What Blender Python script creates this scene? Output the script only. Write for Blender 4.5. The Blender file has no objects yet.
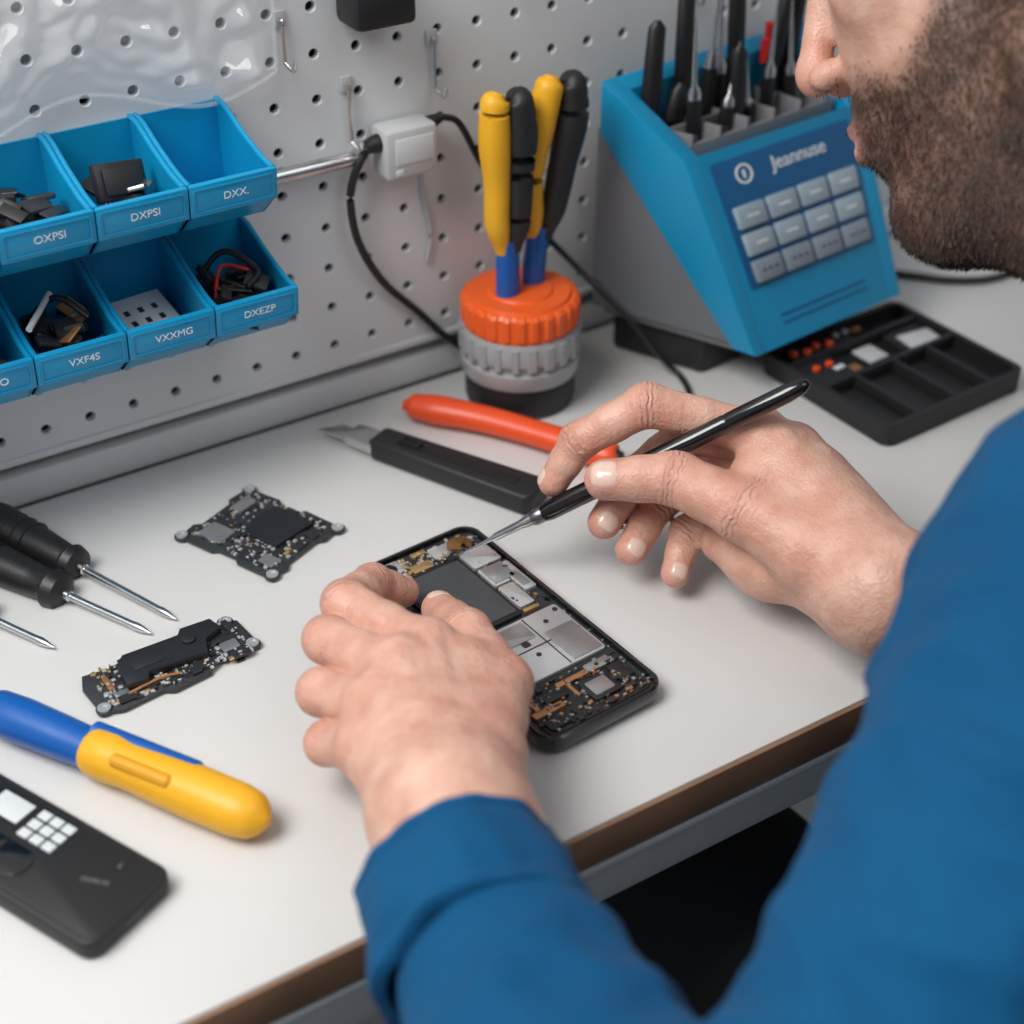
import bpy, bmesh, math, random
import numpy as np
from mathutils import Vector, Matrix, noise
random.seed(7); rng=np.random.default_rng(5)
scene=bpy.context.scene; col=scene.collection
ZD=.75   # desk top height (m); everything below is modelled in cm relative to the desk top

# ------------------------------------------------------------------ materials
def mat(name,c,rough=.5,metal=0.,bump=0.,bs=300.,var=0.,vs=30.,trans=0.,coat=0.,alpha=1.,spec=.5,sss=0.,c2=None):
    m=bpy.data.materials.new(name); m.use_nodes=True; nt=m.node_tree; b=nt.nodes['Principled BSDF']
    b.inputs['Base Color'].default_value=(*c,1); b.inputs['Roughness'].default_value=rough
    b.inputs['Metallic'].default_value=metal; b.inputs['Specular IOR Level'].default_value=spec
    b.inputs['Transmission Weight'].default_value=trans; b.inputs['Coat Weight'].default_value=coat
    b.inputs['Alpha'].default_value=alpha; b.inputs['Subsurface Weight'].default_value=sss
    tc=nt.nodes.new('ShaderNodeTexCoord')
    if var>0 or c2:
        n=nt.nodes.new('ShaderNodeTexNoise'); n.inputs['Scale'].default_value=vs; n.inputs['Detail'].default_value=5
        nt.links.new(tc.outputs['Object'],n.inputs['Vector'])
        r=nt.nodes.new('ShaderNodeValToRGB'); r.color_ramp.elements[0].position=.3; r.color_ramp.elements[1].position=.7
        a=c2 if c2 else tuple(max(0,x*(1-var)) for x in c)
        r.color_ramp.elements[0].color=(*a,1); r.color_ramp.elements[1].color=(*[min(1,x*(1+(var if not c2 else 0))) for x in c],1)
        nt.links.new(n.outputs['Fac'],r.inputs[0]); nt.links.new(r.outputs[0],b.inputs['Base Color'])
    if bump>0:
        n=nt.nodes.new('ShaderNodeTexNoise'); n.inputs['Scale'].default_value=bs; n.inputs['Detail'].default_value=4
        nt.links.new(tc.outputs['Object'],n.inputs['Vector'])
        k=nt.nodes.new('ShaderNodeBump'); k.inputs['Strength'].default_value=bump; k.inputs['Distance'].default_value=.001
        nt.links.new(n.outputs['Fac'],k.inputs['Height']); nt.links.new(k.outputs[0],b.inputs['Normal'])
    return m
BLK=mat('black_plastic',(.012,.012,.013),.42,bump=.15,bs=900)
BLKG=mat('black_gloss',(.006,.006,.007),.14,coat=.6)
BLKM=mat('black_matte',(.015,.015,.017),.52,bump=.2,bs=700)
DGREY=mat('dark_grey',(.05,.052,.056),.5)
MGREY=mat('mid_grey',(.20,.205,.215),.5,bump=.1,bs=800)
LGREY=mat('light_grey_plastic',(.50,.51,.52),.45)
STEEL=mat('steel',(.66,.66,.67),.25,1.,var=.08,vs=60)
STEELD=mat('dark_steel',(.28,.28,.29),.3,1.)
SILV=mat('silver_shield',(.64,.64,.65),.34,.6,var=.06,vs=90)
SILV2=mat('grey_shield',(.46,.46,.47),.30,.75,var=.08,vs=90)
GOLD=mat('gold_contact',(.72,.48,.21),.3,.8)
COPP=mat('copper_flex',(.52,.25,.11),.35,.6,var=.2,vs=300)
BRN=mat('brown_flex',(.16,.075,.02),.4)
PCB=mat('pcb_black',(.018,.02,.022),.4,c2=(.04,.045,.05),vs=700,bump=.4,bs=1200)
PCBD=mat('pcb_dark',(.014,.016,.02),.4,bump=.3,bs=1500)
CHIP=mat('chip',(.025,.025,.028),.35)
BINB=mat('bin_blue',(.004,.29,.55),.32,bump=.06,bs=500)
STB=mat('station_blue',(.005,.26,.49),.35,bump=.06,bs=500)
NAVY=mat('panel_navy',(.005,.10,.26),.35)
STG=mat('station_grey',(.145,.155,.17),.5,bump=.15,bs=700)
KEY=mat('key_cap',(.33,.42,.48),.3,coat=.3)
KEYB=mat('key_cap_grey',(.24,.29,.34),.35)
WHT=mat('white_print',(.85,.87,.88),.6)
WHP=mat('white_card',(.62,.66,.68),.5)
ORG=mat('orange_plastic',(.85,.12,.015),.38,bump=.06,bs=400)
ORG2=mat('orange_rubber',(.82,.085,.02),.36,bump=.06,bs=400)
YEL=mat('yellow_rubber',(.83,.42,.015),.42,bump=.1,bs=600)
YELD=mat('yellow_dark',(.72,.33,.01),.45)
BLU=mat('handle_blue',(.006,.10,.40),.36,bump=.06,bs=400)
CLR=mat('frosted_plastic',(.36,.37,.38),.25,bump=.1,bs=300,coat=.3)
RED=mat('red_plastic',(.6,.02,.015),.4)
DESK=mat('desk_laminate',(.63,.625,.615),.38,var=.02,vs=8,bump=.06,bs=900)
BROWN=mat('edge_band_brown',(.24,.135,.078),.5,var=.25,vs=25,bump=.2,bs=300)
RAIL=mat('rail_metal',(.56,.59,.62),.4,.1)
PEG=mat('pegboard_white',(.70,.72,.73),.45,bump=.05,bs=500)
WALL=mat('wall_paint',(.62,.64,.65),.6,bump=.1,bs=300)
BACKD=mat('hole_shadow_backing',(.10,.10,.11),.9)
FLOOR=mat('floor_vinyl_shade',(.016,.017,.02),.7,var=.3,vs=6)  # near black: shade under the bench is put into the floor colour
TROU=mat('trouser_cloth',(.010,.011,.014),.85,bump=.4,bs=900)
SHOE=mat('shoe_leather',(.02,.016,.013),.4)
NAIL=mat('finger_nail',(.80,.55,.46),.22,coat=.35,sss=.1)
EYEW=mat('eyeball',(.8,.78,.75),.1,coat=.5); IRIS=mat('iris',(.05,.03,.015),.1,coat=.5)
HAIR=mat('hair_brown',(.045,.025,.015),.5)
BEARD=mat('beard_brown',(.058,.031,.018),.5)
PLAS=mat('clear_plastic',(.94,.96,.98),.04,alpha=.20,coat=1.,spec=1.)

def cloth():
    m=mat('jacket_blue',(.004,.095,.26),.85); nt=m.node_tree;b=nt.nodes['Principled BSDF']
    b.inputs['Sheen Weight'].default_value=.04; b.inputs['Specular IOR Level'].default_value=.2
    tc=nt.nodes.new('ShaderNodeTexCoord')
    n=nt.nodes.new('ShaderNodeTexNoise'); n.inputs['Scale'].default_value=10; n.inputs['Detail'].default_value=4
    nt.links.new(tc.outputs['Object'],n.inputs['Vector'])
    r=nt.nodes.new('ShaderNodeValToRGB'); r.color_ramp.elements[0].position=.25;r.color_ramp.elements[1].position=.8
    r.color_ramp.elements[0].color=(.0012,.066,.170,1); r.color_ramp.elements[1].color=(.002,.084,.210,1)
    nt.links.new(n.outputs['Fac'],r.inputs[0]); nt.links.new(r.outputs[0],b.inputs['Base Color'])
    v=nt.nodes.new('ShaderNodeTexVoronoi'); v.inputs['Scale'].default_value=1600
    nt.links.new(tc.outputs['Object'],v.inputs['Vector'])
    n2=nt.nodes.new('ShaderNodeTexNoise'); n2.inputs['Scale'].default_value=26; n2.inputs['Detail'].default_value=3
    nt.links.new(tc.outputs['Object'],n2.inputs['Vector'])
    k=nt.nodes.new('ShaderNodeBump');k.inputs['Strength'].default_value=.3;k.inputs['Distance'].default_value=.0005
    nt.links.new(v.outputs['Distance'],k.inputs['Height'])
    k2=nt.nodes.new('ShaderNodeBump');k2.inputs['Strength'].default_value=.5;k2.inputs['Distance'].default_value=.006
    nt.links.new(n2.outputs['Fac'],k2.inputs['Height']);nt.links.new(k.outputs[0],k2.inputs['Normal']);nt.links.new(k2.outputs[0],b.inputs['Normal'])
    return m
JACK=cloth()
def skin(name,beard=False):
    m=bpy.data.materials.new(name);m.use_nodes=True;nt=m.node_tree;b=nt.nodes['Principled BSDF'];N=nt.nodes.new;L=nt.links.new
    b.inputs['Roughness'].default_value=.43;b.inputs['Subsurface Weight'].default_value=.14
    b.inputs['Subsurface Radius'].default_value=(1,.32,.17);b.inputs['Subsurface Scale'].default_value=.004
    tc=N('ShaderNodeTexCoord');n=N('ShaderNodeTexNoise');n.inputs['Scale'].default_value=70;n.inputs['Detail'].default_value=8
    L(tc.outputs['Object'],n.inputs['Vector'])
    r=N('ShaderNodeValToRGB');r.color_ramp.elements[0].position=.30;r.color_ramp.elements[1].position=.70
    r.color_ramp.elements[0].color=(.58,.30,.22,1);r.color_ramp.elements[1].color=(.74,.47,.365,1)
    L(n.outputs['Fac'],r.inputs[0])
    a=N('ShaderNodeAttribute');a.attribute_name='red'
    mx=N('ShaderNodeMixRGB');mx.inputs[2].default_value=(.63,.245,.18,1);L(r.outputs[0],mx.inputs[1])
    mu=N('ShaderNodeMath');mu.operation='MULTIPLY';mu.inputs[1].default_value=.66;L(a.outputs['Fac'],mu.inputs[0]);L(mu.outputs[0],mx.inputs[0])
    out=mx.outputs[0]
    if beard:
        ab=N('ShaderNodeAttribute');ab.attribute_name='beard';m2=N('ShaderNodeMixRGB');m2.inputs[2].default_value=(.070,.038,.025,1)
        L(out,m2.inputs[1]);L(ab.outputs['Fac'],m2.inputs[0]);out=m2.outputs[0]
    L(out,b.inputs['Base Color'])
    v=N('ShaderNodeTexVoronoi');v.inputs['Scale'].default_value=620;L(tc.outputs['Object'],v.inputs['Vector'])
    n2=N('ShaderNodeTexNoise');n2.inputs['Scale'].default_value=170;n2.inputs['Detail'].default_value=6;L(tc.outputs['Object'],n2.inputs['Vector'])
    k=N('ShaderNodeBump');k.inputs['Strength'].default_value=.35;k.inputs['Distance'].default_value=.0007;L(v.outputs['Distance'],k.inputs['Height'])
    k2=N('ShaderNodeBump');k2.inputs['Strength'].default_value=.25 if beard else .62;k2.inputs['Distance'].default_value=.0015;L(n2.outputs['Fac'],k2.inputs['Height']);L(k.outputs[0],k2.inputs['Normal'])
    last=k2
    if not beard:
        ax=N('ShaderNodeAttribute');ax.attribute_name='ax';jm=N('ShaderNodeAttribute');jm.attribute_name='jm'
        m1=N('ShaderNodeMath');m1.operation='MULTIPLY_ADD';m1.inputs[1].default_value=21.;L(ax.outputs['Fac'],m1.inputs[0])
        m0=N('ShaderNodeMath');m0.operation='MULTIPLY';m0.inputs[1].default_value=14.;L(n2.outputs['Fac'],m0.inputs[0]);L(m0.outputs[0],m1.inputs[2])
        s=N('ShaderNodeMath');s.operation='SINE';L(m1.outputs[0],s.inputs[0])
        p=N('ShaderNodeMath');p.operation='MULTIPLY';L(s.outputs[0],p.inputs[0]);L(jm.outputs['Fac'],p.inputs[1])
        k3=N('ShaderNodeBump');k3.inputs['Strength'].default_value=.55;k3.inputs['Distance'].default_value=.0008;L(p.outputs[0],k3.inputs['Height']);L(k2.outputs[0],k3.inputs['Normal'])
        last=k3
    L(last.outputs[0],b.inputs['Normal'])
    return m
SKIN=skin('skin');FACE=skin('face_skin',True)

# ------------------------------------------------------------------ mesh helpers
def root(name,loc=(0,0,0),yaw=0.):
    e=bpy.data.objects.new(name,None);e.empty_display_size=.02;col.objects.link(e)
    e.location=(loc[0]/100,loc[1]/100,ZD+loc[2]/100);e.rotation_euler=(0,0,math.radians(yaw));return e
def geo(bm,M=None):
    if M is not None: bm.transform(M)
    bm.verts.ensure_lookup_table();bm.verts.index_update()
    g=([tuple(v.co) for v in bm.verts],[[v.index for v in f.verts] for f in bm.faces]);bm.free();return g
def T(x,y,z,rz=0,rx=0,ry=0):
    return Matrix.Translation((x,y,z))@Matrix.Rotation(math.radians(rz),4,'Z')@Matrix.Rotation(math.radians(rx),4,'X')@Matrix.Rotation(math.radians(ry),4,'Y')
def box(x,y,z,sx,sy,sz,bev=0.,M=None,seg=2):
    bm=bmesh.new();bmesh.ops.create_cube(bm,size=1);bm.transform(Matrix.Diagonal((sx,sy,sz,1)))
    if bev>0: bmesh.ops.bevel(bm,geom=bm.edges[:],offset=min(bev,min(sx,sy,sz)*.45),segments=seg,profile=.5,affect='EDGES')
    m=Matrix.Translation((x,y,z))
    return geo(bm,(M@m) if M is not None else m)
def prism(poly,z0,z1,bev=0.,M=None,seg=2):
    bm=bmesh.new();vs=[bm.verts.new((p[0],p[1],z0)) for p in poly];f=bm.faces.new(vs)
    r=bmesh.ops.extrude_face_region(bm,geom=[f]);nv=[g for g in r['geom'] if isinstance(g,bmesh.types.BMVert)]
    bmesh.ops.translate(bm,verts=nv,vec=(0,0,z1-z0));bmesh.ops.recalc_face_normals(bm,faces=bm.faces[:])
    if bev>0:
        ed=[e for e in bm.edges if abs(e.verts[0].co.z-e.verts[1].co.z)<1e-6]
        bmesh.ops.bevel(bm,geom=ed,offset=bev,segments=seg,profile=.5,affect='EDGES')
    return geo(bm,M)
def rrect(cx,cy,w,h,r,n=6):
    pts=[]
    for sx,sy,a0 in ((1,1,0),(-1,1,90),(-1,-1,180),(1,-1,270)):
        for i in range(n+1):
            a=math.radians(a0+90*i/n);pts.append((cx+sx*(w/2-r)+r*math.cos(a),cy+sy*(h/2-r)+r*math.sin(a)))
    return pts
def ring_prism(outer,inner,z0,z1,M=None):
    n=len(outer);v=[(p[0],p[1],z0) for p in outer]+[(p[0],p[1],z0) for p in inner]+[(p[0],p[1],z1) for p in outer]+[(p[0],p[1],z1) for p in inner]
    f=[]
    for i in range(n):
        j=(i+1)%n
        f+=[[i,j,2*n+j,2*n+i],[n+j,n+i,3*n+i,3*n+j],[2*n+i,2*n+j,3*n+j,3*n+i],[j,i,n+i,n+j]]
    if M is not None: v=[tuple(M@Vector(p)) for p in v]
    return v,f
def lathe(prof,n=48,M=None,ridge=0,ra=0.):
    v=[];f=[]
    for (r,z) in prof:
        for i in range(n):
            a=2*math.pi*i/n;rr=r+ra*(.5+.5*math.copysign(1,math.sin(ridge*a))) if ridge else r
            v.append((rr*math.cos(a),rr*math.sin(a),z))
    for k in range(len(prof)-1):
        for i in range(n):
            j=(i+1)%n;f.append([k*n+i,k*n+j,(k+1)*n+j,(k+1)*n+i])
    f.append(list(range(n))[::-1]);f.append([(len(prof)-1)*n+i for i in range(n)])
    if M is not None: v=[tuple(M@Vector(p)) for p in v]
    return v,f
def smoothpath(pts,sub=6):
    P=[Vector(p) for p in pts];out=[]
    Q=[P[0]*2-P[1]]+P+[P[-1]*2-P[-2]]
    for i in range(1,len(Q)-2):
        for k in range(sub):
            t=k/sub;a,b,c,d=Q[i-1],Q[i],Q[i+1],Q[i+2]
            out.append(.5*((2*b)+(c-a)*t+(2*a-5*b+4*c-d)*t*t+(3*b-a-3*c+d)*t**3))
    out.append(P[-1]);return out
def tube(pts,rad,n=14,sub=6,flat=1.,up=(0,0,1),cap=True):
    if not hasattr(rad,'__len__'): rad=[rad]*len(pts)
    if sub>1:
        P=smoothpath(pts,sub);R=[]
        for i in range(len(pts)-1):
            for k in range(sub): t=k/sub;t=t*t*(3-2*t);R.append(rad[i]*(1-t)+rad[i+1]*t)
        R.append(rad[-1])
    else: P=[Vector(p) for p in pts];R=list(rad)
    v=[];f=[];U=Vector(up)
    for i,p in enumerate(P):
        d=(P[min(i+1,len(P)-1)]-P[max(i-1,0)])
        if d.length<1e-9: d=Vector((1,0,0))
        d.normalize();s=d.cross(U)
        if s.length<.05: s=d.cross(Vector((1,0,0)))
        s.normalize();w=s.cross(d);
        for k in range(n):
            a=2*math.pi*k/n;v.append(tuple(p+s*R[i]*math.cos(a)+w*R[i]*flat*math.sin(a)))
    for i in range(len(P)-1):
        for k in range(n):
            j=(k+1)%n;f.append([i*n+k,i*n+j,(i+1)*n+j,(i+1)*n+k])
    if cap: f.append(list(range(n))[::-1]);f.append([(len(P)-1)*n+k for k in range(n)])
    return v,f
def capr(L,r0,r1,n=5):
    o=[]
    for i in range(n+1):
        a=math.pi/2*i/n;o.append((r0*(1-math.cos(a))*.8,max(r0*math.sin(a),.01)))
    for i in range(n+1):
        a=math.pi/2*(1-i/n);o.append((L-r1*.8+r1*.8*math.cos(a),max(r1*math.sin(a),.01)))
    return o
def rod(p0,p1,prof,n=20,flat=1.,up=(0,0,1)):
    a=Vector(p0);d=(Vector(p1)-a).normalized()
    return tube([a+d*s for s,_ in prof],[r for _,r in prof],n=n,sub=1,flat=flat,up=up)
def part(parent,name,geos,m,sharp=35,smooth=True,warp=None):
    if isinstance(geos,tuple): geos=[geos]
    V=[];F=[]
    for v,f in geos:
        o=len(V);V+=v;F+=[[i+o for i in q] for q in f]
    if warp: V=[warp(v) for v in V]
    me=bpy.data.meshes.new(name);me.from_pydata([(a/100,b/100,c/100) for a,b,c in V],[],F)
    bm=bmesh.new();bm.from_mesh(me);bmesh.ops.recalc_face_normals(bm,faces=bm.faces[:])
    sa=math.radians(sharp)
    for f in bm.faces: f.smooth=smooth
    for e in bm.edges:
        if len(e.link_faces)==2:
            if e.calc_face_angle(0)>sa: e.smooth=False
    bm.to_mesh(me);bm.free()
    me.materials.append(m);o=bpy.data.objects.new(name,me);col.objects.link(o);o.parent=parent
    return o
def text(parent,name,s,size,M,m,ext=.01,warp=None):
    cu=bpy.data.curves.new(name,'FONT');cu.body=s;cu.size=size;cu.extrude=ext;cu.align_x='CENTER';cu.align_y='CENTER'
    t=bpy.data.objects.new(name+'_tmp',cu);col.objects.link(t);bpy.context.view_layer.update()
    me=bpy.data.meshes.new_from_object(t);bpy.data.objects.remove(t)
    me.transform(M)
    if warp:
        for v in me.vertices: v.co=warp(tuple(v.co))
    me.transform(Matrix.Scale(.01,4));me.materials.clear();me.materials.append(m)
    o=bpy.data.objects.new(name,me);col.objects.link(o);o.parent=parent;return o
def frame(o,x,y,z):
    x=Vector(x).normalized();y=Vector(y).normalized();z=Vector(z).normalized()
    return Matrix(((x.x,y.x,z.x,o[0]),(x.y,y.y,z.y,o[1]),(x.z,y.z,z.z,o[2]),(0,0,0,1)))

# ------------------------------------------------------------------ SDF modelling (organic shapes)
def cone(p,a,b,r1,r2):
    a=np.asarray(a,float);b=np.asarray(b,float);ba=b-a;l=max(ba@ba,1e-9);pa=p-a
    h=np.clip(pa@ba/l,0,1);return np.linalg.norm(pa-h[:,None]*ba,axis=1)-(r1+(r2-r1)*h)
def ell(p,c,r,R=None):
    q=p-np.asarray(c,float)
    if R is not None: q=q@R
    r=np.asarray(r,float);k0=np.linalg.norm(q/r,axis=1);k1=np.linalg.norm(q/(r*r),axis=1)+1e-9
    return k0*(k0-1)/k1
def smin(a,b,k):
    h=np.maximum(k-np.abs(a-b),0)/k;return np.minimum(a,b)-h*h*k*.25
def smax(a,b,k): return -smin(-a,-b,k)
def surfnet(sdf,lo,hi,h,B=6,marg=1.3):
    lo=np.asarray(lo,float);nb=np.ceil((np.asarray(hi)-lo)/(h*B)).astype(int);n=nb*B
    bi=np.indices(nb).reshape(3,-1).T
    c=sdf(lo+(bi*B+(B-1)/2)*h).reshape(nb)
    vals=c.repeat(B,0).repeat(B,1).repeat(B,2).astype(np.float64)
    act=(np.abs(c)<B*h*marg).repeat(B,0).repeat(B,1).repeat(B,2)
    idx=np.argwhere(act)
    for s in range(0,len(idx),400000):
        q=idx[s:s+400000];vals[q[:,0],q[:,1],q[:,2]]=sdf(lo+q*h)
    ins=vals<0
    offs=[(0,0,0),(1,0,0),(0,1,0),(1,1,0),(0,0,1),(1,0,1),(0,1,1),(1,1,1)]
    cnt=sum(ins[o[0]:n[0]-1+o[0],o[1]:n[1]-1+o[1],o[2]:n[2]-1+o[2]].astype(np.int8) for o in offs)
    ci=np.argwhere((cnt>0)&(cnt<8));cv=np.stack([vals[ci[:,0]+o[0],ci[:,1]+o[1],ci[:,2]+o[2]] for o in offs],1)
    acc=np.zeros((len(ci),3));num=np.zeros(len(ci))
    for a in range(8):
        for b in range(a+1,8):
            if sum(abs(offs[a][k]-offs[b][k]) for k in range(3))!=1: continue
            m=(cv[:,a]<0)!=(cv[:,b]<0);t=cv[:,a]/(cv[:,a]-cv[:,b]+1e-12);t=np.clip(t,0,1)
            pa=np.array(offs[a],float);pb=np.array(offs[b],float)
            acc+=np.where(m[:,None],pa+(pb-pa)*t[:,None],0);num+=m
    V=lo+(ci+acc/num[:,None])*h
    mp=-np.ones(n,dtype=np.int64);mp[ci[:,0],ci[:,1],ci[:,2]]=np.arange(len(ci))
    F=[]
    for ax in range(3):
        s0=[slice(None)]*3;s1=[slice(None)]*3;s0[ax]=slice(0,-1);s1[ax]=slice(1,None)
        A=ins[tuple(s0)];Bm=ins[tuple(s1)];e=np.argwhere(A!=Bm);j=(ax+1)%3;k=(ax+2)%3
        e=e[(e[:,j]>0)&(e[:,k]>0)&(e[:,j]<n[j]-1)&(e[:,k]<n[k]-1)]
        fl=A[e[:,0],e[:,1],e[:,2]]
        def cell(dj,dk):
            q=e.copy();q[:,j]+=dj;q[:,k]+=dk;return mp[q[:,0],q[:,1],q[:,2]]
        Q=np.stack([cell(-1,-1),cell(0,-1),cell(0,0),cell(-1,0)],1)
        Q[~fl]=Q[~fl][:,::-1];F.append(Q[(Q>=0).all(1)])
    return V,np.concatenate(F)
def grad(sdf,V,e=.02):
    g=np.zeros_like(V)
    for k in range(3):
        d=np.zeros(3);d[k]=e;g[:,k]=(sdf(V+d)-sdf(V-d))/(2*e)
    return g
def project(sdf,V,off=0.,it=3):
    for _ in range(it):
        g=grad(sdf,V);d=sdf(V)-off;V=V-d[:,None]*g/np.maximum((g*g).sum(1),.2)[:,None]
    return V
def relax(val,F,it):
    """average a per-vertex value over neighbouring quads"""
    val=np.asarray(val,float);n=len(val)
    cnt=np.bincount(F.ravel(),minlength=n).astype(float);cnt[cnt==0]=1
    for _ in range(it):
        fm=val[F].mean(1);acc=np.zeros_like(val)
        for k in range(4): np.add.at(acc,F[:,k],fm)
        val=acc/(cnt if val.ndim==1 else cnt[:,None])
    return val
def npmesh(parent,name,V,F,m,attrs={},origin=(0,0,0)):
    me=bpy.data.meshes.new(name);W=(V-np.asarray(origin))/100
    me.from_pydata(W.tolist(),[],F.tolist());me.materials.append(m)
    me.polygons.foreach_set('use_smooth',[True]*len(me.polygons))
    for k,a in attrs.items():
        at=me.attributes.new(k,'FLOAT','POINT');at.data.foreach_set('value',np.asarray(a,dtype=np.float32))
    me.update();o=bpy.data.objects.new(name,me);col.objects.link(o);o.parent=parent;return o

# ================================================================== ROOM
def slab(name,x0,x1,y0,y1,z0,z1,m,bev=0.):
    r=root(name,((x0+x1)/2,(y0+y1)/2,(z0+z1)/2));part(r,name+'_panel',box(0,0,0,x1-x0,y1-y0,z1-z0,bev),m);return r
WY=1.5
slab('wall_back',-120,260,WY+1.4,WY+10,-75,150,WALL)
slab('floor',-120,260,-220,WY+10,-80,-75,FLOOR)
pb=root('pegboard',(25,WY,30))
def pegboard():
    x0,z0=-42.0,3.2;P=2.54;nx,nz=46,22;V=[];F=[];S=16;r=.28
    for i in range(nx):
        for k in range(nz):
            cx=x0+P*(i+.5)-25;cz=z0+P*(k+.5)-30;o=len(V)
            for s in range(S):
                side=s//4;t=(s%4)/4*2-1
                q=[(1,t),(-t,1),(-1,-t),(t,-1)][side];V.append((cx+q[0]*P/2,0,cz+q[1]*P/2))
            for y in (0,.06,.45):
                rr=r if y>0 else r+.05
                for s in range(S):
                    a=2*math.pi*s/S-math.pi/4;V.append((cx+rr*math.cos(a),y,cz+rr*math.sin(a)))
            for s in range(S):
                j=(s+1)%S
                for l in range(3): F.append([o+l*S+s,o+l*S+j,o+(l+1)*S+j,o+(l+1)*S+s])
    me=bpy.data.meshes.new('board');me.from_pydata([(a/100,b/100,c/100) for a,b,c in V],[],F)
    bm=bmesh.new();bm.from_mesh(me);bmesh.ops.remove_doubles(bm,verts=bm.verts[:],dist=1e-6);bm.to_mesh(me);bm.free()
    me.materials.append(PEG);ob=bpy.data.objects.new('board',me);col.objects.link(ob);ob.parent=pb
    w=nx*P;h=nz*P
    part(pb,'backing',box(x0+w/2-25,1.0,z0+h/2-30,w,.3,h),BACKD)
    part(pb,'bottom_edge_trim',box(x0+w/2-25,.35,z0-.15-30,w,.9,.5,.08),PEG)
    part(pb,'side_edge_trim',box(x0+w-25+.15,.35,z0+h/2-30,.4,.9,h,.08),PEG)
pegboard()
tr=root('baseboard_back',(60,WY+.4,1.0));part(tr,'baseboard_strip',box(0,.3,0,300,1.0,2.0,.15),WALL)

# ================================================================== WORKBENCH
wb=root('workbench',(60,-17,0))
part(wb,'top',box(0,0,-1.1,260,37,2.2,.08),DESK)
part(wb,'edge_band',box(0,-18.55,-1.15,260,.35,2.1,.05),BROWN)
part(wb,'front_rail',[box(0,-17.8,-3.9,256,1.2,3.2,.2),box(0,-18.45,-2.7,256,.5,.7,.1)],RAIL)
part(wb,'back_rail',box(0,17,-4,256,1.5,3.4,.1),RAIL)
part(wb,'legs',[box(sx*120,sy*15.5,-39,4,4,72,.3) for sx in(-1,1) for sy in(-1,1)],RAIL)
part(wb,'side_rails',[box(sx*120,0,-65,3,30,3,.2) for sx in(-1,1)],RAIL)

# ================================================================== PARTS BINS
PITCH=4.75
def bin_geo(cx,ytop,ztop,w=4.6,t=.14):
    pr=[(0,0),(0,-5.0),(4.9,-4.5),(6.5,-3.1),(6.75,-1.45)]
    inn=[(t,0),(t,-5.0+t),(4.85,-4.5+t),(6.35,-3.0),(6.6,-1.45)]
    poly=pr+inn[::-1]
    Ms=Matrix(((0,0,1,cx-w/2),(-1,0,0,ytop),(0,1,0,ztop),(0,0,0,1)))
    g=[prism(poly,0,w,0,Ms)]
    side=[(0,0),(0,-5.0),(4.9,-4.5),(6.5,-3.1),(6.75,-1.45),(6.2,-1.3),(5.4,-1.35),(3.0,-.75),(1.2,-.1)]
    for s in (0,w-t):
        g.append(prism(side,s,s+t,0,Ms))
    for s in (t/2,w-t/2):
        g.append(tube([(cx-w/2+s,ytop-a,ztop+b+.02) for a,b in [(0,0),(1.2,-.1),(3.0,-.75),(5.4,-1.35),(6.7,-1.42)]],.15,n=8,sub=2))
    g.append(tube([(cx-w/2,ytop-6.7,ztop-1.45),(cx+w/2,ytop-6.7,ztop-1.45)],.14,n=8,sub=1))
    M=frame((cx,ytop-6.78,ztop-2.2),(1,0,0),(0,-.13,.99),(0,-.99,-.13))
    g.append(box(0,0,0,w+.1,1.75,.16,.06,M))
    g.append(ring_prism(rrect(0,0,w-.3,1.35,.15),rrect(0,0,w-.5,1.15,.1),.05,.13,M))
    return g,M
labels=[['PXS2','DXP4','OXPSI','DXPSI','DXX.'],['OTPSO','OTPSO','VXF4S','VXXMG','DXEZP']]
bins=root('parts_bin_rack',(20,WY,18))
RSH=.6
for row,(zt,yo) in enumerate([(21.0,0),(14.2,0)]):
    gs=[]
    for i in range(5):
        cx=29.8+(RSH if row else 0)-PITCH*(i+.5)
        g,M=bin_geo(cx-20,-.05,zt-18);gs+=g
        text(bins,'label_%d_%d'%(row,i),labels[row][4-i],.58,M@Matrix.Translation((.1,.0,.09)),WHT)
    part(bins,'bin_row_%d'%(row+1),gs,BINB)
part(bins,'mount_rails',[box(-2,.0,2.2,24,.25,1.0,.05),box(-2,.0,-4.7,24,.25,1.0,.05)],STEEL)
def junk(n,cx,cy,cz,sx,sy,sz,mats,seed):
    rd=random.Random(seed);out={}
    for _ in range(n):
        m=rd.choice(mats);s=(rd.uniform(.6,2.2),rd.uniform(.4,1.4),rd.uniform(.12,.5))
        M=T(cx+rd.uniform(-sx,sx),cy+rd.uniform(-sy,sy),cz+rd.uniform(0,sz),rd.uniform(0,360),rd.uniform(-35,35),rd.uniform(-25,25))
        out.setdefault(m.name,(m,[]))[1].append(box(0,0,0,*s,.05,M))
    return out
def bx(i,row): return 29.8+(RSH if row else 0)-PITCH*(i+.5)-20
def fill(name,i,row,n,mats,seed,zup=0.):
    zt=(21.0,14.2)[row]-18
    for k,(mn,(m,g)) in enumerate(junk(n,bx(i,row),-3.6,zt-4.2+zup,1.1,1.8,1.7,mats,seed).items()):
        part(bins,'%s_%s'%(name,mn),g,m)
fill('parts_a',1,0,18,[BLKM,CHIP,DGREY,STEELD,CHIP],3,.3)
fill('parts_b',2,0,20,[CHIP,PCB,BLKM],4,1.0)
fill('parts_c',3,0,12,[CHIP,PCB,BLKM],5,.4)
fill('parts_d',0,1,24,[CHIP,PCB,BLKM,CHIP],6,.8)
fill('parts_e',2,1,28,[CHIP,PCB,BLKM,COPP,STEELD,BLK],8,1.0)
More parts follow.
